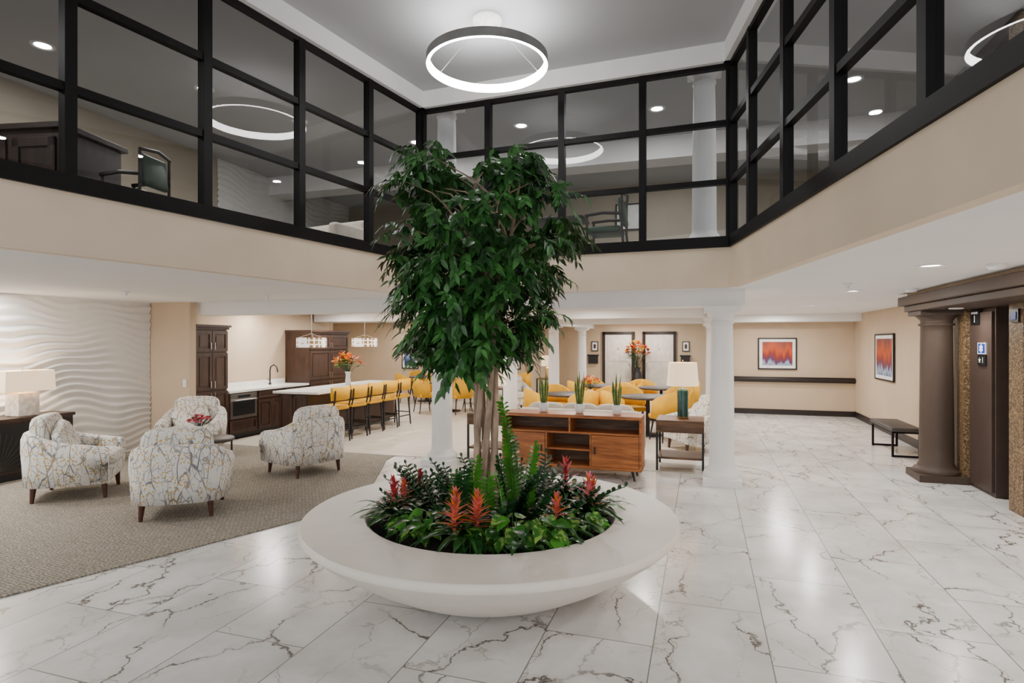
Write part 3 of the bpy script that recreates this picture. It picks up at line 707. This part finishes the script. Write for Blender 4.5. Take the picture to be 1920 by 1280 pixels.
b=B(); b.lathe([(0,.46),(.30,.46),(.31,.47),(.31,.49),(.30,.50),(0,.50)],'greyw',n=40); b.lathe([(.02,.06),(.02,.46)],'metal',n=12)
for k in range(4):
    a=k*pi/2+.4; b.tube([(.27*math.cos(a),.27*math.sin(a),0),(.27*math.cos(a),.27*math.sin(a),.46)],.012,'metal',n=6)
b.lathe([(0,.03),(.25,.03),(.25,.05),(0,.05)],'metal',n=32)
b.build('side_table',(-4.05,7.85,.012))
b=B(); b.lathe([(0,0),(.06,0),(.075,.06),(.06,.16),(.05,.17)],'pot',n=24); flowers(b,(0,0,.12),30,.15,.20,['pink','pink','red'],.055,.04,False); b.build('pink_flower_vase',(-4.16,7.82,.512))
b=B()
b.bb(-.22,.22,-1.5,.0,.76,.80,'cab'); b.bb(-.20,.20,-1.48,-.02,.10,.76,'cab'); b.bb(-.18,.18,-1.46,-.04,0,.1,'sblack')
for k in range(3):
    y0=-1.46+k*.48; b.bb(.20,.215,y0+.01,y0+.47,.13,.73,'sblack')
    for j in range(9):
        a=j*.17; b.tube([(.218,y0+.03,.15),(.218,y0+.03+.42*math.cos(a*1.1)*.9,.15+.5*math.sin(a*1.1)*.95)],.003,'greyw',n=4)
b.build('console_table',T(-8.61,5.95,.012),RZ)
def lamp(name,loc,base,hb,rb,sr,sh,square=False,p=5,gap=.03):
    b=B()
    if base=='alab': b.rbox((0,0,hb/2),(rb*2,rb*2,hb),.008,base); b.bb(-rb*1.0,rb*1.0,-rb,rb,hb,hb+.005,'brass')
    else: b.lathe([(0,0),(rb*1.05,0),(rb*1.05,.02)],'brass',n=32); b.lathe([(rb,.02),(rb,hb*.9),(rb*.85,hb*.97),(rb*.3,hb),(0,hb)],base,n=32)
    b.tube([(0,0,hb),(0,0,hb+gap+sh+.02)],.006,'brass',n=6); b.lathe([(0,hb+gap+sh+.04),(.012,hb+gap+sh+.03),(0,hb+gap+sh+.015)],'brass',n=10)
    z0=hb+gap
    if square:
        x,y=sr
        vs=[(-x,-y,z0),(x,-y,z0),(x,y,z0),(-x,y,z0),(-x*.96,-y*.96,z0+sh),(x*.96,-y*.96,z0+sh),(x*.96,y*.96,z0+sh),(-x*.96,y*.96,z0+sh)]
        b.add(vs,[(0,1,5,4),(1,2,6,5),(2,3,7,6),(3,0,4,7)],'shade')
    else: b.lathe([(sr,z0),(sr*.88,z0+sh)],'shade',n=40)
    o=b.build(name,loc,RZ)
    l=bpy.data.lights.new('bulb','POINT'); l.energy=p*1.5; l.shadow_soft_size=.03; l.color=(1,.80,.56)
    lo=bpy.data.objects.new('bulb',l); bpy.context.collection.objects.link(lo); lo.parent=o; lo.location=(0,0,z0+sh*.5)
    return o
lamp('table_lamp',T(-8.62,5.42,.815),'alab',.30,.13,(.17,.31),.27,True,16)
# ---------------------------------------------------------------- kitchen
def cabdoor(b,x,y0,y1,z0,z1,handle=None):
    b.bb(x,x+.018,y0+.005,y1-.005,z0+.005,z1-.005,'cab')
    f=.06
    b.bb(x+.018,x+.03,y0+.005,y0+f,z0+.005,z1-.005,'cab'); b.bb(x+.018,x+.03,y1-f,y1-.005,z0+.005,z1-.005,'cab')
    b.bb(x+.018,x+.03,y0+f,y1-f,z0+.005,z0+f,'cab'); b.bb(x+.018,x+.03,y0+f,y1-f,z1-f,z1-.005,'cab')
    if y1-y0>.25 and z1-z0>.25: b.bb(x+.018,x+.026,y0+f+.03,y1-f-.03,z0+f+.03,z1-f-.03,'cab')
    if handle: b.bb(x+.045,x+.055,handle[0]-.006,handle[0]+.006,handle[1]-.06,handle[1]+.06,'steel')
def tallcab(name,y0,y1,h):
    b=B(); b.bb(-8.75,-8.13,y0,y1,0,h-.08,'cab')
    b.bb(-8.75,-8.09,y0-.01,y1+.02,h-.08,h-.04,'cab'); b.bb(-8.75,-8.06,y0-.02,y1+.04,h-.04,h,'cab')
    m=(y0+y1)/2
    for (p,q,hx) in ((y0,m,m-.04),(m,y1,m+.04)):
        cabdoor(b,-8.13,p,q,1.62,h-.1,(hx,1.72)); cabdoor(b,-8.13,p,q,.95,1.60,(hx,1.05)); cabdoor(b,-8.13,p,q,.12,.93,(hx,.85))
    b.build(name,(0,0,0),RZ)
tallcab('tall_cabinet',7.73,8.44,2.09); tallcab('tall_cabinet',10.76,12.2,2.05)
b=B(); b.bb(-8.75,-8.15,8.47,10.72,.1,.86,'cab'); b.bb(-8.7,-8.2,8.47,10.72,0,.1,'sblack'); b.bb(-8.75,-8.10,8.47,10.72,.86,.90,'quartz'); b.bb(-8.75,-8.73,8.47,10.72,.9,1.0,'quartz')
cabdoor(b,-8.15,8.5,9.2,.12,.36)
for y in (9.22,9.98):
    cabdoor(b,-8.15,y,y+.37,.12,.68,(y+.33,.6)); cabdoor(b,-8.15,y+.37,y+.73,.12,.68,(y+.42,.6)); cabdoor(b,-8.15,y,y+.73,.70,.85)
b.build('kitchen_counter',(0,0,0),RZ)
b=B(); b.bb(-8.149,-8.12,8.52,9.18,.38,.84,'steel'); b.bb(-8.12,-8.11,8.58,9.12,.44,.70,'sblack'); b.tube([(-8.08,8.56,.72),(-8.08,9.14,.72)],.01,'steel'); b.bb(-8.12,-8.113,8.7,9.0,.76,.81,'sblack')
for y in (8.58,9.12): b.bb(-8.12,-8.07,y-.01,y+.01,.71,.73,'steel')
b.build('built_in_oven',(0,0,0),RZ)
b=B(); b.tube([(0,0,0),(0,0,.3),(.02,0,.37),(.09,0,.41),(.16,0,.38),(.19,0,.3),(.19,0,.26)],.014,'sblack',n=8); b.lathe([(.028,0),(.028,.04),(0,.04)],'sblack',n=16); b.tube([(0,0,.08),(0,-.08,.12)],.007,'sblack')
b.build('kitchen_faucet',T(-8.6,10.1,.903),RZ)
b=B(); b.bb(-8.17,-8.10,7.54,7.555,1.05,1.17,'swhite'); b.bb(-8.145,-8.125,7.533,7.54,1.09,1.13,'white'); b.build('light_switch',(0,0,0),RZ)
b=B(); b.bb(-7.35,-6.72,8.85,11.95,.08,.86,'cab'); b.bb(-7.3,-6.8,8.9,11.9,0,.08,'sblack'); b.bb(-7.42,-6.45,8.78,12.02,.86,.90,'quartz')
for k in range(2):
    x0=-7.33+k*.31; b.bb(x0,x0+.05,8.835,8.85,.1,.84,'cab'); b.bb(x0+.24,x0+.29,8.835,8.85,.1,.84,'cab'); b.bb(x0,x0+.29,8.835,8.85,.78,.84,'cab'); b.bb(x0,x0+.29,8.835,8.85,.1,.18,'cab')
b.build('kitchen_island',(0,0,0),RZ,.004)
b=B(); b.lathe([(0,0),(.06,0),(.055,.1),(.045,.2),(.065,.28)],'vglass',n=24); flowers(b,(0,0,.2),36,.28,.46,['orange','yel','orange','red'],.16,.045); b.build('flower_vase',T(-6.98,10.5,.903),RZ)
def stool():
    b=B()
    b.rbox((0,0,.62),(.42,.42,.08),.03,'yellow')
    for sx,sy in ((-1,-1),(-1,1),(1,-1),(1,1)): b.tube([(sx*.17,sy*.18,.60),(sx*.21,sy*.21,0)],[.018,.015],'metal',n=6)
    k=.2; z=.2
    b.tube([(-k,-k,z),(-k,k,z)],.012,'metal',n=6); b.tube([(k,-k,z),(k,k,z)],.012,'metal',n=6); b.tube([(-k,-k,z+.06),(k,-k,z+.06)],.012,'metal',n=6); b.tube([(-k,k,z+.06),(k,k,z+.06)],.012,'metal',n=6)
    for sy in (-1,1): b.tube([(.18,sy*.19,.58),(.24,sy*.2,.78),(.25,sy*.2,.93)],.014,'metal',n=6)
    vs=[];fs=[];n=9
    for i in range(n):
        t=-1+2*i/(n-1); y=.225*t; x=.27-.07*t*t
        for dx,z in ((0,.76),(-.03,.75),(-.045,.86),(-.03,.985),(0,.99),(.015,.87)): vs.append((x+dx,y,z))
    for i in range(n-1):
        for j in range(6): fs.append((i*6+j,i*6+(j+1)%6,(i+1)*6+(j+1)%6,(i+1)*6+j))
    b.add(vs,fs,'yellow',True); b.add(vs[:6],[tuple(range(6))],'yellow'); b.add(vs[-6:],[tuple(range(6))],'yellow')
    return b.mesh('bar_stool')
sm=stool()
for k in range(5): put('bar_stool',sm,T(-6.3,9.0+k*.58,.008),RZ-.12+random.uniform(-.06,.06))
def dchair():
    b=B()
    b.rbox((0,.02,.44),(.5,.48,.1),.04,'yellow')
    n=17; vs=[];fs=[]
    for i in range(n):
        a=pi+ (pi*i/(n-1)); t=abs(i/(n-1)*2-1)
        x=.27*math.cos(a); y=.02+.27*math.sin(a)*.95+.0; h=.88-.16*t*t
        for o,z in ((0,.42),(.0,h-.02),(-.02,h),(-.045,h-.01),(-.05,.42)):
            vs.append((x+math.cos(a)*(-o),y+math.sin(a)*(-o),z))
    for i in range(n-1):
        for j in range(5): fs.append((i*5+j,i*5+(j+1)%5,(i+1)*5+(j+1)%5,(i+1)*5+j))
    b.add(vs,fs,'yellow',True); b.add(vs[:5],[tuple(range(5))],'yellow'); b.add(vs[-5:],[tuple(range(5))],'yellow')
    for sx,sy in ((-1,-1),(-1,1),(1,-1),(1,1)): b.tube([(sx*.18,sy*.16,.41),(sx*.23,sy*.22,0)],[.018,.012],'metal',n=6)
    return b.mesh('dining_chair')
dm=dchair()
def rtable():
    b=B(); b.lathe([(0,.71),(.50,.71),(.52,.72),(.52,.74),(.51,.75),(0,.75)],'greyw',n=40); b.lathe([(.04,.05),(.035,.71)],'metal',n=14); b.lathe([(.28,0),(.28,.02),(.06,.05),(.04,.06)],'metal',n=28); return b.mesh('round_table')
tm=rtable()
for a,bv,a0 in [(-6.2,13.9,.5),(-7.9,16.0,.5),(-2.55,11.6,.3),(-1.0,11.5,.3),(-5.6,16.2,.5),(-2.2,14.0,.3),(-.9,13.8,.3)]:
    c=T(a,bv,.008); put('round_table',tm,c,0)
    for k in range(4):
        an=a0+k*pi/2; o=Vector((math.cos(an),math.sin(an),0)); p=c+o*.68; put('dining_chair',dm,p,facing(-o.x,-o.y))
b=B(); b.lathe([(0,0),(.05,0),(.06,.06),(.05,.1)],'pot',n=20); flowers(b,(0,0,.08),20,.22,.28,['orange','orange','salmon'],.1,.028); b.build('flower_vase',T(-2.1,11.45,.762),RZ)
# ---------------------------------------------------------------- sideboard group
b=B(); w0,w1=-2.62,-.74; y0,y1=7.62,8.04
b.bb(w0,w1,y0,y1,.79,.83,'walnut'); b.bb(w0,w1,y0,y1,.13,.165,'walnut')
b.bb(w0,w0+.03,y0,y1,.13,.8,'walnut'); b.bb(w1-.03,w1,y0,y1,.13,.8,'walnut'); b.bb(w0,w1,y1-.02,y1,.13,.8,'rustic')
b.bb(w0,w1,y0+.01,y1,.58,.605,'walnut'); 
m1,m2=w0+.62,w1-.66
mid=(w0+w1)/2
b.bb(mid-.012,mid+.012,y0+.01,y1,.6,.8,'walnut')
for x in (m1,m2): b.bb(x-.012,x+.012,y0+.01,y1,.16,.6,'walnut')
b.bb(m1,m2,y0+.02,y1,.36,.38,'walnut')
for p,q,h in ((w0+.03,m1-.012,m1-.06),(m2+.012,w1-.03,m2+.06)):
    b.bb(p+.004,q-.004,y0-.002,y0+.02,.17,.575,'walnut'); b.bb(h-.008,h+.008,y0-.018,y0,.33,.42,'sblack')
    b.bb(p+.004,q-.004,y0-.004,y0+.0,.368,.372,'rustic')
for x in (w0+.12,w1-.12):
    for y in (y0+.04,y1-.04): b.tube([(x,y,.13),(x+(.03 if x>mid else -.03),y,0)],[.018,.012],'sblack',n=8)
b.build('sideboard',(0,0,0),RZ,.004)
for a in (-2.08,-1.58,-1.08):
    b=B(); b.lathe([(0,0),(.045,0),(.062,.03),(.066,.13),(.058,.13),(.056,.11),(0,.11)],'pot',n=28)
    r3=random.Random(int(a*100))
    for k in range(7):
        an=k*.9; h=r3.uniform(.28,.48); p=Vector((.022*math.cos(an),.022*math.sin(an),.10)); d=Vector((.12*math.cos(an),.12*math.sin(an),1))
        u=Vector((math.cos(an+1.3),math.sin(an+1.3)-1.2,0)).normalized()
        pr=lambda t:(.75+.25*math.sin(t*3))*(1 if t<.7 else max(0,(1-t)/.3))
        b.leaf(p,d,h,.045,'snakee',curl=0,n=6,fold=.2,up=u,prof=pr); b.leaf(p+u*.002,d,h*.99,.030,'snake',curl=0,n=6,fold=.2,up=u,prof=pr)
    b.build('potted_snake_plant',T(a,7.82,.832),RZ)
def endtable(name,a0,a1,b0,b1,h=.70):
    b=B(); b.bb(a0,a1,b0,b1,h-.17,h,'rustic'); b.bb(a0+.03,a1-.03,b0-.006,b0+.02,h-.14,h-.03,'rustic'); b.bb(a0+.02,a1-.02,b0+.02,b1-.02,.16,.19,'rustic')
    for x in(a0+.015,a1-.015):
        for y in(b0+.015,b1-.015): b.bb(x-.015,x+.015,y-.015,y+.015,0,h-.17,'sblack')
    b.build(name,(0,0,.008),RZ,.004)
endtable('end_table',-.62,.02,8.4,9.0); endtable('end_table',-3.42,-2.8,8.3,8.95)
lamp('table_lamp',T(-.27,8.7,.712),'teal',.43,.075,.22,.33,False,6)
lamp('table_lamp',T(-3.1,8.6,.712),'teal',.38,.075,.2,.33,False,6)
b=B(); b.rbox((-1.7,8.28,.47),(1.75,.2,.70),.06,'sofa'); b.rbox((-1.7,8.7,.3),(1.75,.85,.28),.05,'sofa')
for x in (-2.48,-.92): b.rbox((x,8.65,.40),(.2,.95,.48),.06,'sofa')
for k in range(3):
    b.rbox((-2.2+k*.5,8.75,.48),(.5,.62,.17),.05,'sofa',puff=.08); b.rbox((-2.2+k*.5,8.44,.68),(.5,.2,.38),.06,'sofa',rot=(-.1,0,0),puff=.15)
for x in (-2.45,-.95):
    for y in (8.3,9.0): b.tube([(x,y,.16),(x,y,.0)],[.03,.02],'dleg')
b.build('sofa',(0,0,.008),RZ)
b=B(); b.lathe([(0,0),(.16,0),(.2,.1),(.22,.35),(.15,.7),(.10,.82),(.14,.9)],'vasedk',n=28); flowers(b,(0,0,.85),44,.45,.98,['orange','orange','yel','salmon','red'],.2,.06); b.build('floor_vase',T(-2.15,20.55,.008),RZ)
for a,bv in [(-4.4,17.0),(-4.7,13.2)]:
    b=B(); b.bb(-.3,.3,-.25,.25,.66,.7,'rustic')
    for x in(-.27,.27):
        for y in(-.22,.22): b.bb(x-.02,x+.02,y-.02,y+.02,0,.66,'sblack')
    b.build('lamp_table',T(a,bv,.008),RZ); lamp('table_lamp',T(a,bv,.712),'brass',.33,.07,.2,.3,False,6)
# ---------------------------------------------------------------- upper level furniture
def deskchair():
    b=B(); b.rbox((0,0,.47),(.52,.5,.1),.04,'green'); b.rbox((0,-.25,.75),(.46,.08,.38),.035,'green',rot=(-.12,0,0))
    for sx in (-1,1):
        b.tube([(sx*.27,-.27,.98),(sx*.27,-.27,.45),(sx*.27,-.32,0)],.02,'greyw',n=6); b.tube([(sx*.27,.24,0),(sx*.27,.24,.66)],.02,'greyw',n=6); b.tube([(sx*.27,.27,.68),(sx*.29,0,.70),(sx*.27,-.27,.68)],.024,'greyw',n=6)
    b.tube([(-.27,-.28,.97),(0,-.32,1.0),(.27,-.28,.97)],.022,'greyw',n=6)
    return b.mesh('guest_armchair')
gm=deskchair()
o=put('guest_armchair',gm,(-4.2,6.55,UF),facing(-.95,.1)); o.scale=(.85,.85,.92)
put('guest_armchair',gm,(1.42,8.85,UF),facing(-.9,.3))
b=B(); b.rbox((0,0,.74),(1.0,.6,.04),.01,'greyw'); b.tube([(0,0,0),(0,0,.72)],.04,'metal'); b.lathe([(0,0),(.25,0),(.25,.02),(0,.03)],'metal'); b.build('writing_table',(.7,9.4,UF),RZ)
b=B(); b.bb(-1.3,1.0,-.4,.4,0,1.03,'cab'); b.bb(-1.35,1.05,-.45,.45,1.03,1.09,'cab')
for k in range(4):
    x=-1.27+k*.57; b.bb(x,x+.5,-.42,-.4,.12,.2,'cab'); b.bb(x,x+.5,-.42,-.4,.85,.95,'cab'); b.bb(x,x+.08,-.42,-.4,.12,.95,'cab'); b.bb(x+.42,x+.5,-.42,-.4,.12,.95,'cab')
b.build('reception_desk',(-5.62,6.6,UF),-.12,.006)
b=B(); b.rbox((0,0,.35),(1.6,.8,.35),.08,'sofa'); b.rbox((0,.35,.6),(1.6,.2,.5),.08,'sofa'); b.rbox((-.75,0,.5),(.18,.8,.4),.06,'sofa'); b.rbox((.75,0,.5),(.18,.8,.4),.06,'sofa'); b.build('sofa',(-3.3,9.9,UF),-.5)
picture('picture_frame',T(-1.6,13.39,4.6),RZ,.55,.6,'mat',.03,.02)
# ---------------------------------------------------------------- world, camera
w=bpy.data.worlds.new('World'); bpy.context.scene.world=w; w.use_nodes=True
w.node_tree.nodes['Background'].inputs[0].default_value=(.97,.98,1,1); w.node_tree.nodes['Background'].inputs[1].default_value=2.0
cam=bpy.data.cameras.new('Camera'); co=bpy.data.objects.new('Camera',cam); bpy.context.collection.objects.link(co)
co.location=(0,0,1.8); co.rotation_euler=(pi/2,0,0); cam.lens=20.625; cam.sensor_width=36; cam.clip_start=.05
bpy.context.scene.camera=co
